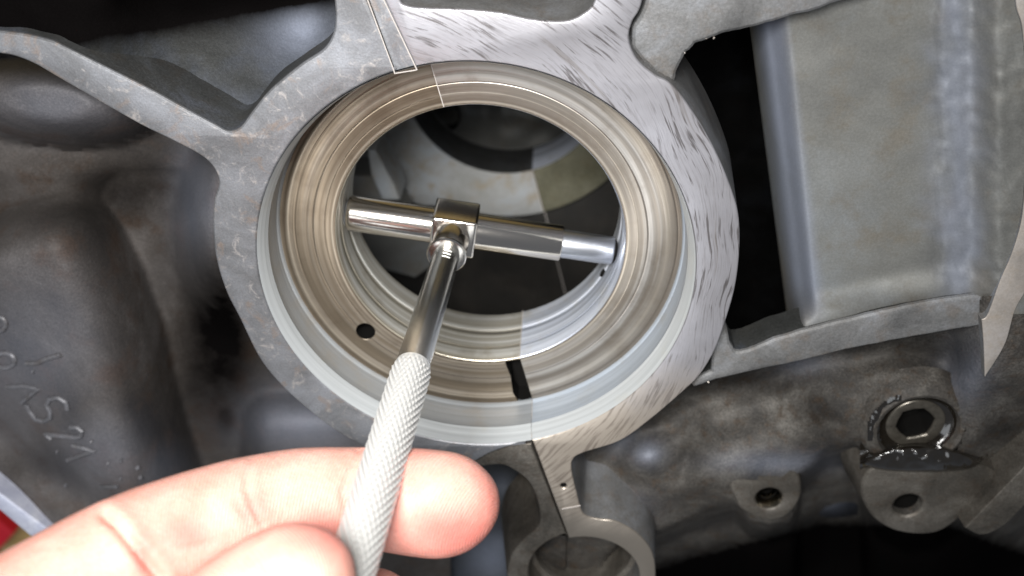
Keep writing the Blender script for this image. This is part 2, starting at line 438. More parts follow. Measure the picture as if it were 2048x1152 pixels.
def blobs(u, v, items):
    z = np.zeros(np.shape(u))
    for x, y, rx, ry, a_ in items: z = np.maximum(z, a_*np.exp(-((u-x)/rx)**2-((v-y)/ry)**2))
    return z
def paint(me, name, val):
    at = me.attributes.new(name, 'FLOAT', 'POINT'); at.data.foreach_set('value', np.asarray(val, np.float32).ravel())
def relief(name, u0, u1, v0, v1, step, fn, mat, parent, label=None, keep=None, clean_lit=(), grime_shade=()):
    us = np.arange(u0, u1+step, step); vs = np.arange(v0, v1+step, step)
    U, V = np.meshgrid(us, vs); Z = fn(U, V)
    verts = [P(a, b, c) for a, b, c in zip(U.ravel(), V.ravel(), Z.ravel())]
    w_ = len(us); faces = []
    for j in range(len(vs)-1):
        for i in range(w_-1):
            if keep is not None and not keep(us[i]+step/2, vs[j]+step/2): continue
            a = j*w_+i; faces.append((a, a+w_, a+w_+1, a+1))
    me = mesh_of(verts, faces, name)
    if clean_lit: paint(me, 'clean', blobs(U, V, clean_lit))  # clean mask: bare metal and painted light
    if grime_shade: paint(me, 'grime_shade', grime_shade(U, V) if callable(grime_shade) else blobs(U, V, grime_shade))
    return link(name, me, mat, parent, label, 80)

# ------------------------------------------------------------------ bench
bench = plate('workbench', [(-700, -700), (700, -700), (700, 700), (-700, 700)], -168, 30, m_wood, None, bevel=2)
bench['kind'] = 'structure'

# ------------------------------------------------------------------ crankcase
case = thing('crankcase', (0, 0, -168), 'dark grey cast engine crankcase with an open stepped bearing bore, on the wooden bench', 'engine case')

SEAM_T = math.atan2(42.9, -9.8); SEAM_B = math.atan2(-43.8, 12.3)+2*math.pi
def seam_ang(r0):               # seam: straight line through the two marked points
    a = np.array([-9.8, 42.9]); b = np.array([12.3, -43.8]); d = (b-a)/np.linalg.norm(b-a)
    n = np.array([-d[1], d[0]]); off = a@n
    base = off*n; h = math.sqrt(r0*r0-off*off)
    t = base-d*h; bt = base+d*h
    return math.atan2(t[1], t[0]), math.atan2(bt[1], bt[0])+2*math.pi
RIM = 45.2
aT, aB = seam_ang(RIM)
EYE = (25.7, -87.3, 13.9)
def eye_arc(p, q, ccw, n=26):
    a0 = math.atan2(p[1]-EYE[1], p[0]-EYE[0]); a1 = math.atan2(q[1]-EYE[1], q[0]-EYE[0])
    if ccw:
        while a1 < a0: a1 += 2*math.pi
    else:
        while a1 > a0: a1 -= 2*math.pi
    return arc(*EYE, a0, a1, n)
def W(px, py, z=0): return P(px, py, z)[:2]

# left half of the bearing web
aL = math.atan2(*W(790, 148)[::-1])
left = [W(679, -150), W(790, 148)]
left += arc(0, 0, RIM, aL, aB-.012, 120)
ptsL = [(1040, 888, 's'), (985, 905), (930, 930), (850, 928), (770, 910), (700, 880), (640, 840), (570, 780), (520, 720), (480, 640), (450, 580), (430, 510),
        (425, 440), (428, 400), (437, 365), (425, 335), (400, 312), (350, 285), (270, 245), (130, 165), (60, 125), (0, 108), (-80, 110), (-240, 130, 's'),
        (-240, 40, 's'), (0, 62), (90, 78), (130, 95), (200, 130), (300, 180), (380, 224), (430, 251), (455, 263), (480, 255), (505, 222), (540, 180),
        (600, 130), (645, 100), (664, 72), (670, 40), (668, 0), (660, -80), (650, -150, 's')]
left += px_path(ptsL, 0)
plate('bearing_web', left, 0, 26, m_dull, case, bevel=.7, draft=.04, side=m_side, label='dull grey stained half of the bearing web')
# thin recessed strip between the two seam lines at the top
strip = [W(681, -150), W(791, 147)]+arc(0, 0, RIM, aL-.003, aT+.004, 6)+[W(834, 138), W(699, -150)]
plate('parting_strip', strip, -.7, 10, m_dull, case, bevel=.1, draft=0)
# right half
e1 = W(1136, 1072)
right = [W(700, -150, 0)]
right += px_path([(704, -150, 's'), (800, -150, 's'), (796, -40), (800, 0), (815, 12), (850, 16), (920, 18), (1000, 25), (1060, 38), (1130, 42), (1170, 25), (1190, 0), (1205, -60), (1210, -150, 's'),
                  (1310, -150, 's'), (1285, 0), (1264, 45), (1258, 80), (1275, 120), (1310, 150), (1345, 170), (1390, 230), (1430, 300), (1460, 370), (1477, 430),
                  (1479, 500), (1471, 570), (1455, 630), (1430, 700), (1400, 750), (1370, 780), (1300, 840), (1240, 882), (1170, 905), (1147, 918), (1143, 940),
                  (1153, 985), (1163, 1022), (1176, 1034), (1200, 1039), (1233, 1044), (1274, 1067), (1302, 1100), (1311, 1140), (1306, 1190), (1280, 1240), (1200, 1290, 's')], 0)[:-6]
q0 = np.array(right[-1]); bot = np.array([EYE[0]+2, EYE[1]-EYE[2]])
right += [bot+np.array([0, -7])]+eye_arc(bot, e1, True)
right += [W(1068, 890)]
right += arc(0, 0, RIM, aB, aT-2*math.pi+2*math.pi, 2)[:0]
right += [np.array(p) for p in arc(0, 0, RIM, aB, aT+2*math.pi, 120)]
plate('bearing_web', right, 0, 26, m_bright, case, bevel=.45, draft=.08, holes=[arc(*P(1127, 972, 0)[:2], .75, 0, 2*math.pi*15/16, 15)], side=m_cast, label='bright machined half of the bearing web with dark scratches')
lathe('casting_pit', [(.8, -.4), (.6, -1.2), (.05, -1.5)], m_dark, case, n=16, c=tuple(P(1127, 972, 0)[:2]))
vv, ff = tube([P(1124, 1018, .02), P(1145, 1014, .02), P(1161, 1011, .02)], .16, 6); link('scribe_line', mesh_of(vv, ff), m_seam, case)
# left neck carrying the small eye, a step lower than its other half
z1 = -1.6
neck = px_path([(1063, 888, 's'), (1136, 1078, 's')], z1)
e2 = W(1134, 1076, z1); bl = np.array([EYE[0]+1.8, EYE[1]-EYE[2]])
neck += eye_arc(e2, bl, True)
neck += [bl+np.array([0, -7])]
neck += px_path([(1110, 1290, 's'), (1040, 1230), (1015, 1165), (1021, 1114), (1042, 1084), (1074, 1055), (1080, 1034), (1074, 1000), (1058, 965), (1030, 942), (1000, 930), (940, 935), (880, 930), (880, 890, 's')], z1)
plate('eye_arm', neck, z1, 22, m_eye, case, bevel=.5, draft=.12, label='brown stained lower arm of the web beside the seam')
lathe('eye_bore', [(14.2, -1.5), (13.9, -2.2), (13.9, -9), (12.6, -9.3), (12.6, -11), (13.6, -11.5), (13.6, -26), (3, -26.2)], m_eye, case, n=72, c=EYE[:2])
plate('eye_step', arc(EYE[0], EYE[1], 13.8, 1.9, 4.4, 30), -14, 6, m_floor, case, bevel=.3)

# seal recess walls, shoulder plates and bearing wall, one of each per half
rimc = [(45.17, -.08), (45.0, -.4), (44.25, -4.5), (44.1, -4.9)]
wall = [(44.12, -4.85), (44.35, -5.3), (44.35, -9), (44.25, -12.7), (43.9, -13.2), (43.8, -14.2)]
lathe('rim_chamfer', rimc, m_rim, case, aT+.001, aB-.002, 110)
lathe('rim_chamfer', rimc, m_rim, case, aB, aT+2*math.pi, 110)
lathe('seal_wall', wall, m_wall_l, case, aT+.001, aB-.002, 110)
lathe('seal_wall', wall, m_wall_r, case, aB, aT+2*math.pi, 110)
ZS = -13.8
def half_ring(ro, ri, a, b, c, d, n=100, notch=None):
    o = arc(0, 0, ro, a, b, n)
    if notch: o += notch
    return o+arc(0, 0, ri, d, c, n)
o0, o1 = seam_ang(44.2); i0, i1 = seam_ang(31.75)
slot = [P(*p, ZS)[:2] for p in ((1038, 810), (1026, 786), (1021, 752), (1011, 728), (1009, 712))]
slot = [q*(min(max(np.hypot(*q), 32.05), 43.85)/np.hypot(*q)) for q in slot]
sa = math.atan2(slot[0][1], slot[0][0])+2*math.pi; si = math.atan2(slot[-1][1], slot[-1][0])+2*math.pi
hole_c = P(731, 663, ZS)[:2]
plate('seal_shoulder', half_ring(44.3, 31.75, o0+.002, sa, i0+.003, i1-.002, notch=slot+[P(1040, 711, ZS)[:2]*(32.05/np.hypot(*P(1040, 711, ZS)[:2]))]), ZS, 7, m_sh_l, case,
      holes=[arc(*hole_c, 2.25, 0, 2*math.pi*23/24, 23)], bevel=.12, draft=0)
plate('seal_shoulder', half_ring(44.3, 31.75, o1, o0+2*math.pi, i1, i0+2*math.pi), ZS+.1, 7, m_sh_r, case, bevel=.12, draft=0)
lathe('oil_hole', [(2.25, ZS-.3), (2.2, ZS-20), (.05, ZS-20)], m_dark, case, n=24, c=hole_c)
def clear(q, r=32.05):
    L = np.hypot(*q); return q*(max(L, r)/L)
slot_loop = slot[::-1]+[P(*p, ZS)[:2] for p in ((1041, 704), (1045, 720), (1068, 809))]
slot_loop = slot_loop[:0]+clean(slot+[P(*p, ZS)[:2] for p in ((1048, 735), (1067, 809))]+[])
slot_loop = clean(list(slot)+[P(1041, 711, ZS)[:2]*(32.05/np.hypot(*P(1041, 711, ZS)[:2]))]+[P(*p, ZS)[:2] for p in ((1048, 735), (1067, 809))])
slot_loop = clean([q*min(1.0, 43.85/np.hypot(*q)) for q in slot_loop])
if sarea(slot_loop) < 0: slot_loop = slot_loop[::-1]
sv_ = [(q[0], q[1], ZS-.04) for q in np.array(slot_loop)+normals(slot_loop)*.03]+[(q[0], q[1], ZS-5.8) for q in np.array(slot_loop)+normals(slot_loop)*.03]
ns_ = len(slot_loop)
link('key_slot', mesh_of(sv_, [((k+1) % ns_, k, k+ns_, (k+1) % ns_+ns_) for k in range(ns_)]+[tuple(range(ns_, 2*ns_))]), m_dark, case, smooth=0)
inner = [(31.8, -13.95), (31.6, -14.1), (31.4, -14.7), (31.4, -17.4), (31.55, -17.6), (31.55, -19.2), (31.4, -19.4), (31.4, -24.5), (31.6, -24.8), (31.6, -26.6), (31.4, -26.9), (31.4, -33.4), (31.8, -34.2), (34, -34.4), (52, -36)]
lathe('bearing_wall', inner, m_in_l, case, i0+.002, i1-.002, 110)
lathe('bearing_wall', inner, m_in_r, case, i1, i0+2*math.pi, 110)
# thin burr lines where the halves meet
def seamline(a, b, z0, z1_, r=.16):
    return tube([np.array([*a, z0]), (np.array([*a, z0])+np.array([*b, z1_]))/2, np.array([*b, z1_])], r, 6)
sT = [np.array([r*math.cos(seam_ang(r)[0]), r*math.sin(seam_ang(r)[0])]) for r in (44.0, 31.8)]
sB = [np.array([r*math.cos(seam_ang(r)[1]), r*math.sin(seam_ang(r)[1])]) for r in (44.9, 43.9, 31.4)]
for pa, pb_, za, zb, r_ in ((sT[0], sT[1], ZS+.03, ZS+.03, .13), (sB[2], sB[2]+.001, -14.5, -34, .12), (sB[0], sB[1], -.6, -13.5, .08),
                            (W(834, 140), W(701, -140), -.06, -.06, .13), (W(790, 148), W(680, -148), -.1, -.1, .13), (W(790, 148), W(833, 141), -.35, -.35, .12)):
    vv, ff = seamline(pa, pb_, za, zb, r_); link('parting_seam', mesh_of(vv, ff), m_seam, case)
# small dowel hole low in the bright side of the bearing wall
zd = min(np.arange(-34, -20, .1), key=lambda z: abs(np.hypot(*P(1205, 546, z)[:2])-31.4))
pd = P(1205, 546, zd); ang = math.atan2(pd[1], pd[0])
rod('dowel_hole', pd-np.array([math.cos(ang), math.sin(ang), 0])*.2, [math.cos(ang), math.sin(ang), 0], [(0, 1.0), (.5, 1.0)], m_dark, case, 20)

# deep inside: the next bulkhead and its own bore
ZB = -119
bT, bB = seam_ang(31.4); c0, c1 = seam_ang(47)
plate('inner_bulkhead', half_ring(47, 31.4, c0, c1, bT, bB)[:0]+arc(0, 0, 31.4, bB, bT, 90)+[np.array([-30, 80]), np.array([-95, 80]), np.array([-95, 6])]
      + [np.array(p) for p in px_path([(640, 345, 's'), (700, 350), (740, 380), (800, 400), (850, 412, 's')], ZB)]
      + arc(0, 0, 47, math.radians(247), c1, 30), ZB, 20, m_bulk, case, bevel=.5, draft=.02, label='pale grey half of the inner bulkhead')
plate('inner_bulkhead', arc(0, 0, 31.4, bB, bT+2*math.pi, 90)+arc(0, 0, 47, c0+2*math.pi, c1, 60), ZB-.3, 20, m_bulk_olive, case, bevel=.5, draft=.02, label='olive stained half of the inner bulkhead')
ib = [(31.4, ZB-.4), (31.2, ZB-1.5), (31.2, ZB-19), (31.6, ZB-20), (40, ZB-20.5)]
lathe('inner_bore', ib, m_side, case, bT, bB, 90)
lathe('inner_bore', ib, m_in_r, case, bB, bT+2*math.pi, 90)
plate('lower_bulkhead_web', [(-70, -40), (-70, -150), (150, -150), (150, 90), (60, 90), (46, 20), (40, -28), (12, -46)], ZB-4, 20, m_web, case, bevel=.5, draft=.02)
vv, ff = join([seamline(np.array([31.5*math.cos(bB), 31.5*math.sin(bB)]), np.array([46.6*math.cos(c1), 46.6*math.sin(c1)]), ZB, ZB, .22),
               seamline(np.array([46.6*math.cos(c1), 46.6*math.sin(c1)]), np.array([26, -100]), ZB-3.9, ZB-3.9, .18)])
link('inner_seam', mesh_of(vv, ff), m_seam, case)
# facets of the cavity wall seen through the bore at the left
def facet(pts, z0, th, mat):
    return plate('cavity_step', px_path([(*p, 's') for p in pts], z0), z0, th, mat, case, bevel=.6, draft=.2)
facet([(735, 300), (752, 300), (790, 372), (800, 400), (765, 400), (742, 350)], -92, 14, m_bulk)
facet([(640, 345), (745, 352), (790, 398), (800, 430), (700, 480), (640, 480)], -97, 12, m_panel)
facet([(690, 440), (905, 455), (890, 515), (830, 556), (700, 520)], -104, 10, m_panel)
# far wall beyond the second bore
relief('end_wall', 780, 1300, -100, 420, 12, lambda u, v: -152+6*ss(.3, .8, fbm(u, v, 120)+.3)+fbm(u, v, 60)*3, m_panel, case)
lathe('end_wall_port', [(6.2, -146), (5.6, -146.2), (5.6, -160), (.1, -160)], m_dark, case, n=32, c=tuple(P(885, 232, -146)[:2]))
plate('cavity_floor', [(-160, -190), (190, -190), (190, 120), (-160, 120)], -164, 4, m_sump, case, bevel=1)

# ---- raw cast surfaces round the web
def arm_v(u): return np.interp(u, [-240, 0, 90, 430, 470, 620, 800], [85, 85, 98, 290, 330, 420, 420])
def rib_v(u): return np.interp(u, [1300, 1400, 1480, 1970, 2300], [720, 720, 730, 628, 640])
def off_bore(u, v): return math.hypot((u-955)/470, (v-490)/410) > 1
def z_upper(u, v):
    s_ = v-(105-.185*u)
    z = -14+11*ss(360, 150, u)-22*ss(20, -120, s_)*ss(200, 420, u)
    z = z+9*np.exp(-((u-600)/90)**2-((v-40)/110)**2)
    return z+fbm(u, v, 90)*1.6
relief('pocket_floor', -200, 780, -260, 380, 10, z_upper, m_pocket, case, clean_lit=((600, 60, 80, 80, .7), (330, 200, 170, 28, .3), (430, 240, 40, 30, .3)), grime_shade=lambda u, v: 1.6*ss(75, -30, v-(100-.178*u)), keep=lambda u, v: v < arm_v(u) and off_bore(u, v))  # upper left blackness is painted shade; pale blobs include the lit wall

BAR = [(225, 330), (300, 450), (345, 540), (385, 650), (402, 730), (430, 840), (470, 960), (520, 1200)]
def z_left(u, v):
    d = xat(v, BAR)-u                                     # px left of the barrel's right-hand edge
    R_ = 235.0
    t = np.clip(d/R_, 0, 1.0)
    body = np.sin(t*math.pi/2)
    body = np.where(d > R_, 1-.16*ss(R_, R_+260, d), body)
    floor_ = -62+28*ss(690, 860, v)*ss(400, 540, u)+18*ss(420, 330, v)
    z = floor_+(-15-floor_)*body*ss(300, 540, v+.35*u)
    groove = seg(u, v, [(-200, 700), (0, 868), (70, 930), (190, 1015), (330, 1120), (500, 1260)])
    z = z-5*np.exp(-(groove/38)**2)
    # rounded lobe under the arm
    cu, cv = u-95, v-205; a_ = .12
    x_ = (cu*math.cos(a_)+cv*math.sin(a_))/215; y_ = (-cu*math.sin(a_)+cv*math.cos(a_))/82
    z = np.maximum(z, -46+30*np.sqrt(np.clip(1.15-x_*x_-y_*y_, 0, 1)))
    # shoulder of metal rising to the web
    e = np.hypot((u-955)/530, (v-470)/430)
    z = z+26*ss(1.17, 1.0, e)*ss(700, 500, v)*ss(250, 330, v)*ss(640, 560, u)
    return z+fbm(u, v, 120)*.7+fbm(u+300, v, 26)*.12
relief('cast_barrel', -260, 900, 60, 1260, 9, z_left, m_barrel, case, clean_lit=((610, 840, 150, 70, .5), (390, 400, 48, 120, .5), (60, 700, 150, 170, .3), (110, 210, 160, 60, .28), (200, 900, 120, 90, .3), (330, 940, 60, 60, .35)),
       grime_shade=((435, 680, 100, 200, 1.1), (250, 380, 160, 80, .8), (60, 930, 110, 40, .4), (330, 560, 60, 130, .5), (450, 830, 40, 60, .8)), label='dark barrel shaped casting with raised foundry lettering', keep=lambda u, v: v > arm_v(u)-12 and off_bore(u, v) and v < np.interp(u, [-260, 0, 128, 330, 900], [822, 1004, 1098, 1252, 1700]))  # blobs along the gap paint the shade between barrel and web

# raised foundry characters on the barrel, each one a piece of its own
barrel = [o for o in COL.objects if o.name == 'cast_barrel'][0]
def letter(strokes, w_=.6):
    parts = []
    for st in strokes:
        pts = [np.array(p, float) for p in st]
        dense = []
        for a, b in zip(pts, pts[1:]):
            for k in range(4): dense.append(a+(b-a)*k/4)
        dense.append(pts[-1])
        parts.append(tube([P(p[0], p[1], float(z_left(p[0], p[1]))+.4) for p in dense], w_, 7))
    vv, ff = join(parts)
    link('cast_letter', mesh_of(vv, ff), m_letter, barrel)
def ring_pts(cx, cy, rx, ry, a0=0, a1=6.28, n=14):
    return [(cx+rx*math.cos(a0+(a1-a0)*i/n), cy+ry*math.sin(a0+(a1-a0)*i/n)) for i in range(n+1)]
C = lambda *q: [(x/2.879, 600+y/2.879) for x, y in q]
letter([ring_pts(-2, 648, 14, 14, -2.2, 2.2)])
letter([ring_pts(10, 721, 20, 15)])
letter([C((150, 365), (215, 365), (250, 345), (350, 315))])
letter([C((40, 500), (140, 496), (220, 512), (125, 590))])
letter([C((150, 600), (170, 640), (205, 685), (250, 700), (290, 680), (288, 640), (268, 605), (285, 572), (335, 562), (380, 590), (388, 630))])
letter([C((405, 735), (440, 732), (472, 755), (465, 785), (440, 792), (260, 772), (296, 802))])
letter([C((415, 838), (540, 868), (390, 922))])
letter([C((580, 1075), (680, 1074))])
for p in ((190, 412), (330, 872), (378, 1066), (525, 815), (620, 938), (690, 925), (690, 1026), (790, 965), (805, 1020)):
    q = C(p)[0]; letter([[q, (q[0]+2, q[1]+1)]], .6)

# lower left edge flange
fl = [(-260, 800, 's'), (0, 988, 's'), (128, 1083, 's'), (330, 1236, 's'), (300, 1268, 's'), (106, 1112, 's'), (0, 1022, 's'), (-260, 836, 's')]
plate('case_flange', px_path(fl, -17), -17, 8, m_flange2, case, bevel=.7, draft=.06, label='pale machined flange edge at the left of the case')

# right-hand pocket: smooth panel, its rounded edge and the void beside the web
def z_panel(u, v):
    xe = 1512+(v-60)*.128
    t = u-xe
    wd = np.interp(v, [0, 640], [64, 44])
    z = -9+.006*(u-1600)*.6
    z = z-6*ss(wd+6, 16, t)-24*ss(24, -46, t)-30*ss(0, -120, t)
    z = z+.8*ss(1866, 1888, u+fbm(u, v, 40)*22)*ss(680, 600, v)
    cv_ = np.interp(u, [1482, 1611, 1731, 1875, 1966], [704, 660, 631, 601, 592])-v
    z = z+(-5.2-z)*ss(80, 6, cv_)*ss(-12, 24, t)
    z = z+(-2.3-z)*ss(1935, 2005, u)
    z = z+fbm(u, v, 160)*.7*ss(0, 60, t)+fbm(u, v, 14)*.5*ss(1870, 1890, u)
    return z
def panel_edge(v): return 1512+(v-60)*.128
def pocket_panel():
    ts = list(np.arange(-12, 90, 4))+list(np.arange(92, 780, 8)); vs = np.arange(-180, 752, 8)
    verts, faces = [], []
    for v in vs:
        us = np.array(ts)+panel_edge(v); zz = z_panel(us, np.full(len(us), float(v)))
        row = [P(u, v, z) for u, z in zip(us, zz)]
        e = row[0]
        verts += [np.array([e[0]+34, e[1], -115]), np.array([e[0]+4.5, e[1], e[2]-9])]+row
    m = len(ts)+2
    for j in range(len(vs)-1):
        for i in range(m-1):
            u = ts[max(i-2, 0)]+panel_edge(vs[j])
            if vs[j] > rib_v(u)-8: continue
            a = j*m+i; faces.append((a, a+m, a+m+1, a+1))
    me = mesh_of(verts, faces)
    uu = np.array([[ts[max(i-2, 0)]+panel_edge(v) for i in range(m)] for v in vs]); vg = np.array([[v]*m for v in vs], float)
    tt = uu-panel_edge(vg)
    paint(me, 'clean', np.maximum(.75*ss(-14, 18, tt)*ss(78, 40, tt), .55*np.exp(-((uu-1915-fbm(uu, vg, 50)*40)/45)**2))*ss(680, 560, vg))  # light on the rounded edge painted as a bluish band, plus raw-cast band
    paint(me, 'grime_shade', blobs(uu, vg, ((1780, 610, 190, 40, .45), (1660, 40, 120, 60, .25), (1870, 520, 16, 120, .35), (1872, 150, 14, 160, .3))))
    return link('pocket_panel', me, m_panel, case, 'smooth grey inner wall panel of the side pocket', 80)
pocket_panel()
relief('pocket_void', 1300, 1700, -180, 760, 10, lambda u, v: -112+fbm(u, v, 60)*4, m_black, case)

rib = px_path([(1316, -150, 's'), (1292, 0), (1268, 52), (1262, 85), (1280, 118), (1312, 148), (1346, 166), (1360, 135), (1376, 106), (1410, 83), (1470, 64), (1560, 42), (1640, 20), (1720, -6), (1850, -60), (1900, -150, 's')], -2.2)
plate('support_rib', rib, -2.2, 24, m_cast, case, bevel=1.4, draft=.05, rough=.12)
rib2 = px_path([(1424, 745, 's'), (1428, 640, 's'), (1452, 648), (1462, 690), (1482, 704), (1540, 682), (1611, 660), (1731, 631), (1875, 601), (1966, 592, 's'), (1968, 652, 's'), (1899, 664), (1731, 694), (1587, 728), (1434, 762), (1390, 776), (1384, 760, 's')], -4)
plate('lower_rib', rib2, -4, 9, m_cast, case, bevel=1.1, draft=0, rough=.1, side=m_pocket)
# burrs of bright metal along the rib edges
parts = []
for (x, y, zz, n_) in ((1346, 160, -2.6, 4), (1374, 106, -2.8, 3), (1420, 80, -2.8, 4), (1440, 755, -4.8, 4), (1415, 765, -4.8, 3)):
    for k in range((n_+1)//2):
        p = P(x+random.uniform(-9, 9), y+random.uniform(-6, 2), zz-.1)
        r_ = random.uniform(.08, .2)
        parts.append(tube([p, p+np.array([random.uniform(-.4, .4), random.uniform(-.4, .4), .25])], [r_, r_*.5], 5))
vv, ff = join(parts); bo = link('edge_burr', mesh_of(vv, ff), m_flange, case); bo['kind'] = 'stuff'

# lower right raw casting
EDGE = [(1180, 1200), (1215, 1120), (1245, 1080), (1330, 1062), (1420, 1018), (1470, 1010), (1490, 1040), (1540, 1055), (1590, 1040), (1602, 985), (1606, 950), (1650, 905), (1720, 895), (1726, 935), (1705, 965), (1722, 1000), (1750, 1050), (1810, 1080), (1870, 1075), (1960, 1000), (2060, 900), (2200, 760)]
def corner_shade(u, v):
    return 1.9*ss(-45, 55, v-np.interp(u, [1100, 1250, 1400, 1640, 1900, 2048, 2300], [1290, 1150, 1108, 1045, 1050, 1105, 1150]))  # darkness towards the lower right corner, painted in as colour
def z_lr(u, v):
    ex = np.interp(u, [1180, 1215, 1245, 1330, 1420, 1470, 1500, 1540, 1585, 1604, 1650, 1715, 1735, 1760, 1810, 1870, 1960, 2060, 2200],
                   [1210, 1120, 1085, 1062, 1022, 1010, 1045, 1056, 1040, 950, 908, 892, 1010, 1050, 1075, 1070, 1000, 900, 760])
    s_ = ex-v
    z = -15.5+fbm(u, v, 150)*1.3+fbm(u, v, 40)*.28
    z = z-5*np.exp(-(seg(u, v, [(1150, 960), (1250, 890), (1400, 800), (1640, 720), (1800, 700), (1890, 720)])/38)**2)
    z = z+6.5*np.exp(-((u-1292)/44)**2-((v-908)/36)**2)+2.2*np.exp(-((u-1215)/50)**2-((v-925)/40)**2)
    z = z+3.5*np.exp(-(seg(u, v, [(1230, 1020), (1400, 965), (1560, 905), (1690, 850)])/46)**2)
    z = z-.9*np.exp(-(seg(u, v, [(1360, 960), (1378, 900), (1400, 860)])/10)**2)-.7*np.exp(-(seg(u, v, [(1560, 760), (1572, 800), (1566, 840)])/9)**2)-.7*np.exp(-(seg(u, v, [(1635, 780), (1630, 830), (1690, 850)])/10)**2)
    z = z+4*np.exp(-(np.hypot(u-1838, v-858)/140)**4)+6*ss(1880, 1960, u)*ss(1010, 900, v+.55*(u-1880))
    lg = np.exp(-(((u-1535)/80)**2+((v-942)/34)**2)**2); z = z+(-12.3-z)*lg
    z = z+(-2.6-z)*ss(1900, 1985, u)*ss(830, 730, v)
    z = z-34*ss(10, -34, s_)-26*ss(-30, -230, s_)
    return z
relief('lower_casting', 1100, 2300, 560, 1420, 8, z_lr, m_floor, case, clean_lit=((1296, 905, 32, 26, .6), (1225, 1020, 70, 34, .4), (1560, 925, 130, 22, .4), (1930, 740, 50, 70, .4), (1240, 880, 40, 30, .3), (1600, 720, 60, 30, .3)),
       grime_shade=lambda u, v: np.maximum(corner_shade(u, v), blobs(u, v, ((1500, 765, 220, 34, .6), (1640, 830, 60, 50, .6), (1390, 920, 30, 60, .5), (1860, 700, 120, 40, .6), (1760, 900, 60, 40, .6), (1990, 850, 80, 60, .4)))), label='oil stained rough casting below the ribs', keep=lambda u, v: v > rib_v(u)-34 and math.hypot(u-1538, v-990) > 40 and math.hypot((u-1838)/90, (v-860)/72) > 1 and math.hypot(u-1816, v-1005) > 50)
relief('sump_floor', 900, 2300, 860, 1500, 14, lambda u, v: -58+fbm(u, v, 90)*5+7*np.exp(-((u-1375)/60)**2-((v-1135)/40)**2)-110*ss(1040, 1160, v+.12*(u-1500))*ss(1280, 1480, u), m_sump, case, grime_shade=lambda u, v: np.maximum(corner_shade(u, v), .4*np.exp(-((u-1380)/90)**2-((v-1000)/40)**2)), clean_lit=((1650, 985, 50, 30, .35), (1370, 1140, 40, 20, .25)))
relief('side_floor', 780, 1120, 890, 1320, 12, lambda u, v: -36+fbm(u, v, 80)*3-3*ss(1040, 1070, v), m_pocket, case, clean_lit=((985, 1110, 60, 55, .7), (1000, 970, 30, 30, .35)))

def circ(px, py, z, r, n=40, sx=1): return arc(*P(px, py, z)[:2], r, 0, 2*math.pi*(n-1)/n, n-1)
# small lug with its oily hole
lug = px_path([(1470, 1000, 's'), (1462, 960), (1540, 930), (1588, 938), (1603, 968), (1600, 1000), (1578, 1030), (1545, 1042), (1510, 1036), (1480, 1018)], -12.4)
plate('bolt_lug', lug, -12.4, 14, m_eye, case, holes=[circ(1538, 998, -12.4, 3.2, 32)], bevel=1.1, draft=.18)
lugo = COL.objects['bolt_lug']
lathe('bolt_hole', [(3.25, -12.5), (3.0, -13.1), (2.6, -14.1), (2.65, -14.7), (2.3, -15.5), (2.2, -17)], m_wet, lugo, n=40, c=tuple(P(1538, 998, -12.4)[:2]))
lathe('bolt_socket', [(2.3, -15), (2.25, -26), (.05, -26)], m_dark, lugo, n=30, c=tuple(P(1538, 998, -12.4)[:2]))
# gallery plug in its boss
pc = tuple(P(1838, 862, -9)[:2])
lathe('plug_boss', [(14.2, -15), (12.6, -11.2), (11.4, -9.6), (10.3, -9.0), (9.5, -9.3), (9.0, -10.4), (8.8, -13)], m_floor, case, n=80, c=pc)
pb = COL.objects['plug_boss']
lathe('oil_ring', [(9.3, -10.2), (8.8, -10.9), (8.0, -11.5), (7.2, -11.7), (6.7, -11.9)], m_oil, pb, n=80, c=pc)
hexa = [np.array([pc[0]+rh*math.cos(math.pi/6*k+.3), pc[1]+rh*math.sin(math.pi/6*k+.3)]) for k, rh in enumerate((4.5, 4.1, 4.4, 4.2, 4.6, 4.1, 4.4, 4.2, 4.5, 4.0, 4.4, 4.1))]
plate('gallery_plug', arc(*pc, 7.0, 0, 2*math.pi*47/48, 47), -11.6, 8, m_plug, pb, holes=[hexa], bevel=.7, draft=0, side=m_dark)
lathe('plug_socket', [(4.9, -12.9), (4.3, -13.5), (4.2, -20), (.05, -20.5)], m_dark, pb, n=40, c=pc)
# lower bolt lug and the wet oil between
bl2 = px_path([(1722, 985), (1735, 945), (1775, 925), (1850, 915), (1960, 930), (2000, 960), (1950, 1010), (1880, 1065), (1800, 1066), (1745, 1035)], -9)
bh = P(1816, 1012, -9)[:2]
plate('bolt_lug', bl2, -9, 14, m_eye, case, holes=[arc(*bh, 3.4, 0, 2*math.pi*31/32, 31)], bevel=1.2, draft=.12)
l2 = COL.objects['bolt_lug.001']
lathe('bolt_hole', [(3.4, -9.6), (3.2, -10.4), (3.15, -11.6)], m_floor, l2, n=36, c=tuple(bh))
lathe('bolt_socket', [(3.15, -11.5), (3.1, -24), (.05, -24.5)], m_dark, l2, n=36, c=tuple(bh))
def z_oil(u, v):
    q = ((u-1842-.12*(v-918))/104)**2+((v-918-.0012*(u-1842)**2*.5)/25)**2
    return -7.9+1.0*np.clip(1-q, -1, 1)*1.2+fbm(u, v, 16)*1.3*np.clip(1.1-q, 0, 1)-3*ss(.9, 1.6, q)
o_ = relief('oil_film', 1720, 1975, 872, 962, 4, z_oil, m_oil, pb, 'wet black oil lying between the plug and the lug')
def z_oil2(u, v):
    q = np.abs(np.hypot((u-1838)/96, (v-862)/72)-1)/.16
    return -9.6+.75*(1-np.clip(q, 0, 2))+fbm(u+50, v, 14)*.9
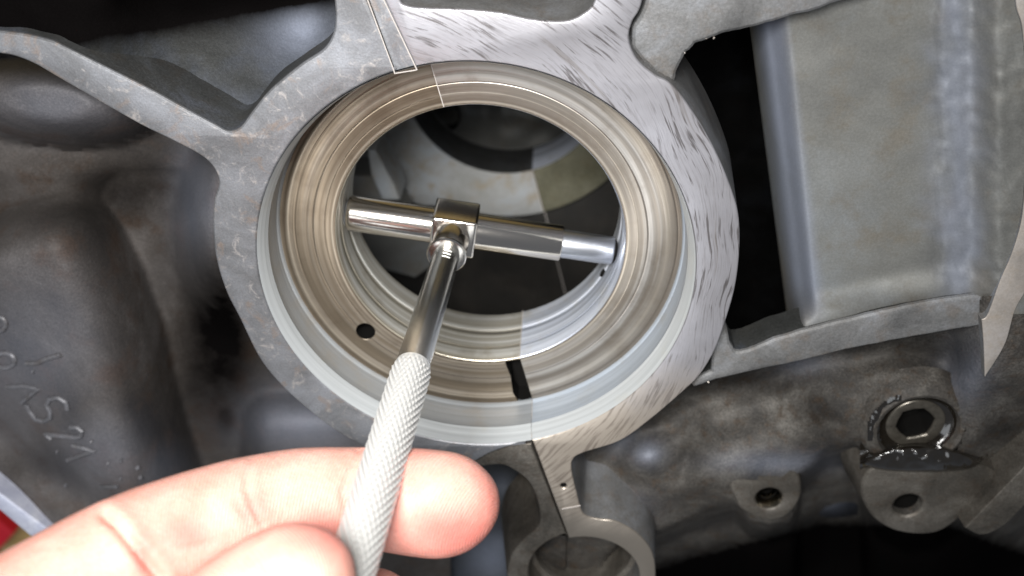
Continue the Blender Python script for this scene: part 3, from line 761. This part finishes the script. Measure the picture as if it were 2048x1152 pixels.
relief('oil_film', 1735, 1800, 790, 880, 4, z_oil2, m_oil, pb, 'shiny oil at the upper left of the plug', keep=lambda u, v: abs(math.hypot((u-1838)/92, (v-862)/70)-1) < .13)

# right-hand machined flange, upper and lower runs
fr = px_path([(2030, -150, 's'), (2032, 0), (2046, 60), (2056, 200), (2052, 350), (2044, 440), (2024, 509), (2001, 562), (1977, 628), (1964, 640, 's'), (1968, 690), (1970, 755, 's'), (2010, 690), (2031, 620), (2060, 560), (2100, 400), (2110, 200), (2090, -150, 's')], -1.5)
plate('case_flange', fr, -1.6, 14, m_flange, case, bevel=.2, draft=.0, side=m_cast, label='tan machined flange at the right of the case')
fr2 = px_path([(2120, 860, 's'), (2048, 935), (1985, 1000), (1930, 1056, 's'), (1965, 1070), (2010, 1050), (2060, 1000), (2140, 930, 's')], -4)
plate('case_flange', fr2, -4, 10, m_eye, case, bevel=.4, draft=.05, label='lower piece of the machined flange')  # darker face colour carries the light falloff in this corner

# ------------------------------------------------------------------ telescoping bore gauge
A = P(692, 424, -24); B = P(1233, 503, -24); bd = (B-A)/np.linalg.norm(B-A); BL = np.linalg.norm(B-A)
H = P(910, 452, -24); H = A+bd*((H-A)@bd)                  # hub centre on the body axis
G1 = P(745, 1000, 61); hd = (G1-H)/np.linalg.norm(G1-H)
gauge = thing('telescoping_gauge', tuple(H), 'shiny T shaped telescoping gauge set across the bore, knurled handle in the fingers', 'measuring tool')
R1, R2 = 4.15, 3.25
s_end = (P(1122, 490, -24)-A)@bd
rod('body_tube', A, bd, [(.35, R1-.9), (.6, R1-.35), (1.0, R1-.05), (1.4, R1), (s_end-.25, R1), (s_end, R1-.15), (s_end+.01, R2)], m_chrome, gauge, 72)
rod('plunger', A, bd, [(s_end-2, R2), (BL-1.25, R2), (BL-1.0, R2-.1), (BL-.8, R2-.4), (BL-.7, R2-1.3)], m_steel, gauge, 64)
rod('end_tip', A, bd, [(BL-.9, R2-.45), (BL-.5, R2-.5), (BL-.1, R2-1.2)], m_dark, gauge, 48)
rod('end_tip', A, bd, [(-.1, R1-1.6), (.2, R1-1.1), (.6, R1-.5)], m_steel, gauge, 48)
# square hub with softened corners
hz = hd-bd*(hd@bd); hz /= np.linalg.norm(hz); hy = np.cross(hz, bd)
if hy[1] < 0: hy = -hy
bm = bmesh.new(); bmesh.ops.create_cube(bm, size=1)
for vtx in bm.verts:
    q = H+bd*vtx.co.x*10.2+hy*vtx.co.y*9.4+hz*vtx.co.z*9.6; vtx.co = Vector(q)*S
bmesh.ops.recalc_face_normals(bm, faces=bm.faces)
bmesh.ops.bevel(bm, geom=list(bm.edges), offset=.0007, segments=3, affect='EDGES', profile=.6)
me = bpy.data.meshes.new('hub'); bm.to_mesh(me); bm.free(); link('hub', me, m_chrome, gauge, smooth=40)
so_ = 4.6
rod('sleeve', H, hd, [(so_-1, 4.1), (so_, 4.1), (so_+5.8, 3.95), (so_+6.2, 3.7), (so_+6.5, 3.2)], m_chrome, gauge, 64)
s0 = so_+6.3
rod('collar', H, hd, [(s0, 3.4), (s0+.15, 4.1), (s0+.5, 4.4), (s0+1.0, 4.4), (s0+1.4, 4.1), (s0+1.55, 3.3)], m_chrome, gauge, 64)
s1 = (P(815, 722, 27)-H)@hd
rod('shank', H, hd, [(s0+1.2, 2.9), (s0+2.0, 2.95), (s1-9, 3.15), (s1+.1, 3.25)], m_shank, gauge, 64)
# knurled grip: crossed diagonal ridges cut in relief
LG = 92.0; nd = 22; nz = int(LG/2.1); sub = 6
d, u, v = frame(hd); verts, faces = [], []; na = nd*sub; nl = nz*sub
for k in range(nl+1):
    s_ = s1+LG*k/nl
    for i in range(na):
        a_ = i/sub; b_ = k/sub
        t1 = abs(((a_+b_) % 1)-.5)*2; t2 = abs(((a_-b_) % 1)-.5)*2
        edge = min(1, k/6, (nl-k)/6)
        rr_ = 3.32+edge*(.5*min(t1, t2))
        an = 2*math.pi*i/na; verts.append(H+d*s_+(u*math.cos(an)+v*math.sin(an))*rr_)
for k in range(nl):
    for i in range(na):
        j = (i+1) % na; faces.append((k*na+i, k*na+j, (k+1)*na+j, (k+1)*na+i))
faces.append(tuple(range(na))[::-1]); faces.append(tuple(nl*na+i for i in range(na)))
link('knurled_grip', mesh_of(verts, faces), m_knurl, gauge, smooth=60)
# stamped III just past the collar: three bars side by side along the shank
up = CAM-(H+hd*(s0+5)); up = up-hd*(up@hd); up /= np.linalg.norm(up); sd = np.cross(hd, up)
parts = []
for k in range(3):
    c_ = H+hd*(s0+3.4+k*1.25)
    r_ = 2.98
    parts.append(tube([c_+(up*math.cos(t_)+sd*math.sin(t_))*r_ for t_ in (-.30, -.1, .1, .30)], .15, 6))
vv, ff = join(parts); link('stamped_numeral', mesh_of(vv, ff), m_stamp, gauge)

# ------------------------------------------------------------------ hand
def hand_mesh():
    balls = []
    def chain(pts, steps=14):
        c = [(Q(a, b, d_), r) for a, b, d_, r in pts]
        k = len(c)
        for i in range(k-1):
            p0 = c[max(i-1, 0)]; p1 = c[i]; p2 = c[i+1]; p3 = c[min(i+2, k-1)]
            L = np.linalg.norm(p2[0]-p1[0]); n = max(4, int(L/1.2))
            for j in range(n+(i == k-2)):
                t = j/n
                f = lambda a, b, cc, e: .5*(2*b+(cc-a)*t+(2*a-5*b+4*cc-e)*t*t+(3*b-a-3*cc+e)*t**3)
                balls.append((f(p0[0], p1[0], p2[0], p3[0]), f(p0[1], p1[1], p2[1], p3[1])))
    # index finger, its pad behind the grip
    chain([(912, 1006, 170.5, 7.6), (880, 1008, 170.0, 9.1), (800, 1000, 170.0, 9.0), (700, 992, 169.5, 8.3), (600, 1000, 167, 8.7), (500, 1024, 163, 9.1), (380, 1062, 158, 9.3), (240, 1128, 152, 10.0), (80, 1240, 146, 11.5)])
    # thumb, pressing from the front
    chain([(612, 1158, 137.2, 7.0), (580, 1172, 136.6, 8.6), (500, 1230, 135.5, 9.4), (380, 1330, 134, 9.6), (240, 1440, 131, 11.0), (40, 1560, 127, 13.5), (-150, 1640, 128, 14)])
    # middle, ring and little fingers curl underneath
    chain([(745, 1222, 172, 7.4), (690, 1235, 174, 8.4), (540, 1268, 178, 8.6), (380, 1315, 176, 9.0), (200, 1350, 164, 9.6), (40, 1370, 152, 11)])
    chain([(690, 1425, 176, 7.4), (600, 1440, 180, 8.0), (440, 1455, 182, 8.4), (240, 1480, 172, 9.0), (30, 1500, 156, 11)])
    chain([(560, 1600, 176, 6.4), (480, 1615, 178, 7.0), (340, 1620, 178, 7.4), (180, 1630, 170, 8.0), (0, 1640, 158, 10)])
    for q in ((80, 1240, 146, 11.5), (40, 1370, 152, 11.5), (30, 1500, 156, 11.5), (0, 1640, 158, 11)):
        chain([q, (-250, 1480+.25*(q[1]-1240), 150, 13), (-700, 1720+.12*(q[1]-1240), 148, 15), (-1000, 1900+.1*(q[1]-1240), 150, 16)])
    chain([(-150, 1640, 128, 14), (-500, 1760, 136, 15), (-800, 1850, 145, 16)])
    vs, fs = [], []
    bm = bmesh.new(); bmesh.ops.create_icosphere(bm, subdivisions=3, radius=1)
    sv = np.array([x.co[:] for x in bm.verts]); sf = [tuple(x.index for x in f.verts) for f in bm.faces]; bm.free()
    for c, r in balls:
        b = len(vs); vs.extend(sv*r+c); fs.extend(tuple(b+i for i in f) for f in sf)
    return mesh_of(vs, fs, 'hand_raw')
raw = bpy.data.objects.new('hand_raw', hand_mesh()); COL.objects.link(raw)
md = raw.modifiers.new('r', 'REMESH'); md.mode = 'VOXEL'; md.voxel_size = .62*S; md.adaptivity = 0
sm = raw.modifiers.new('s', 'SMOOTH'); sm.iterations = 14; sm.factor = .5
dg = bpy.context.evaluated_depsgraph_get()
hm = bpy.data.meshes.new_from_object(raw.evaluated_get(dg)); hm.name = 'hand'
bpy.data.objects.remove(raw)
nvt = len(hm.vertices)
co = np.empty(nvt*3); hm.vertices.foreach_get('co', co); co = co.reshape(-1, 3)/S
no = np.empty(nvt*3); hm.vertices.foreach_get('normal', no); no = no.reshape(-1, 3)
cc = co@RM+C0                                              # back to camera space: R^T p + C0
pu = 1024+F*cc[:, 0]/-cc[:, 2]; pv = 576-F*cc[:, 1]/-cc[:, 2]; dep = -cc[:, 2]
tc = CAM-co; tc /= np.linalg.norm(tc, axis=1)[:, None]
fr_ = ss(.0, .35, np.sum(tc*no, 1))
idx = (dep > 143)                                          # index side, not the thumb in front
disp = np.zeros(nvt)
def crease(pts, depth, wid, sel=idx):
    global disp
    d_ = seg(pu, pv, pts)
    disp += -depth*np.exp(-(d_/wid)**2)*fr_*sel+.35*depth*np.exp(-((d_-wid*2.6)/(wid*1.8))**2)*fr_*sel
crease([(722, 890), (699, 940), (687, 985), (694, 1022)], .42, 6)
crease([(737, 888), (716, 940), (706, 990)], .22, 5)
crease([(508, 903), (494, 938), (493, 975), (506, 1018), (524, 1050)], .34, 6)
crease([(474, 1000), (490, 1030), (506, 1060)], .2, 6)
crease([(212, 1032), (240, 1058), (262, 1085), (286, 1115), (322, 1160)], 1.1, 9)
crease([(104, 1098), (106, 1130), (112, 1160)], .4, 9)
crease([(300, 1102), (360, 1098), (430, 1085)], .15, 5)
gr = seg(pu, pv, [(775, 880), (690, 1152)])
disp += -.5*np.exp(-(gr/52)**2)*fr_*idx*ss(1, 2, 2*np.ones(nvt))
nz_ = fbm(co[:, 0]+co[:, 2]*.5, co[:, 1]-co[:, 2]*.3, 6.0)*.16
co = co+no*(disp+nz_)[:, None]
hm.vertices.foreach_set('co', (co*S).ravel())
red = np.zeros(nvt)
for (x, y, rx, ry, a_) in ((375, 1068, 60, 38, .6), (505, 1020, 45, 40, .55), (690, 1000, 40, 60, .35), (900, 1060, 110, 60, .75), (985, 1000, 40, 90, .4), (800, 950, 60, 90, .3), (640, 1075, 70, 45, .5), (285, 1115, 26, 60, .6), (640, 1020, 60, 40, .3)):
    red = np.maximum(red, a_*np.exp(-((pu-x)/rx)**2-((pv-y)/ry)**2))
att = hm.attributes.new('redness', 'FLOAT', 'POINT'); att.data.foreach_set('value', red.astype(np.float32))
hm.update()
hand = link('hand', hm, m_skin, None, smooth=0)
hm.polygons.foreach_set('use_smooth', [True]*len(hm.polygons))
hand['label'] = 'bare hand from the lower left gripping the knurled handle between thumb and finger'
hand['category'] = 'hand'

# ------------------------------------------------------------------ red item on the bench
red_o = plate('red_tray', [P(*p, -150)[:2] for p in ((28, 1068), (-80, 978), (-260, 1100), (-76, 1182))], -150, 17.9, m_red, None, bevel=1.5, draft=.0)
red_o['label'] = 'bright red flat tray on the wooden bench beside the pale flange'; red_o['category'] = 'tray'
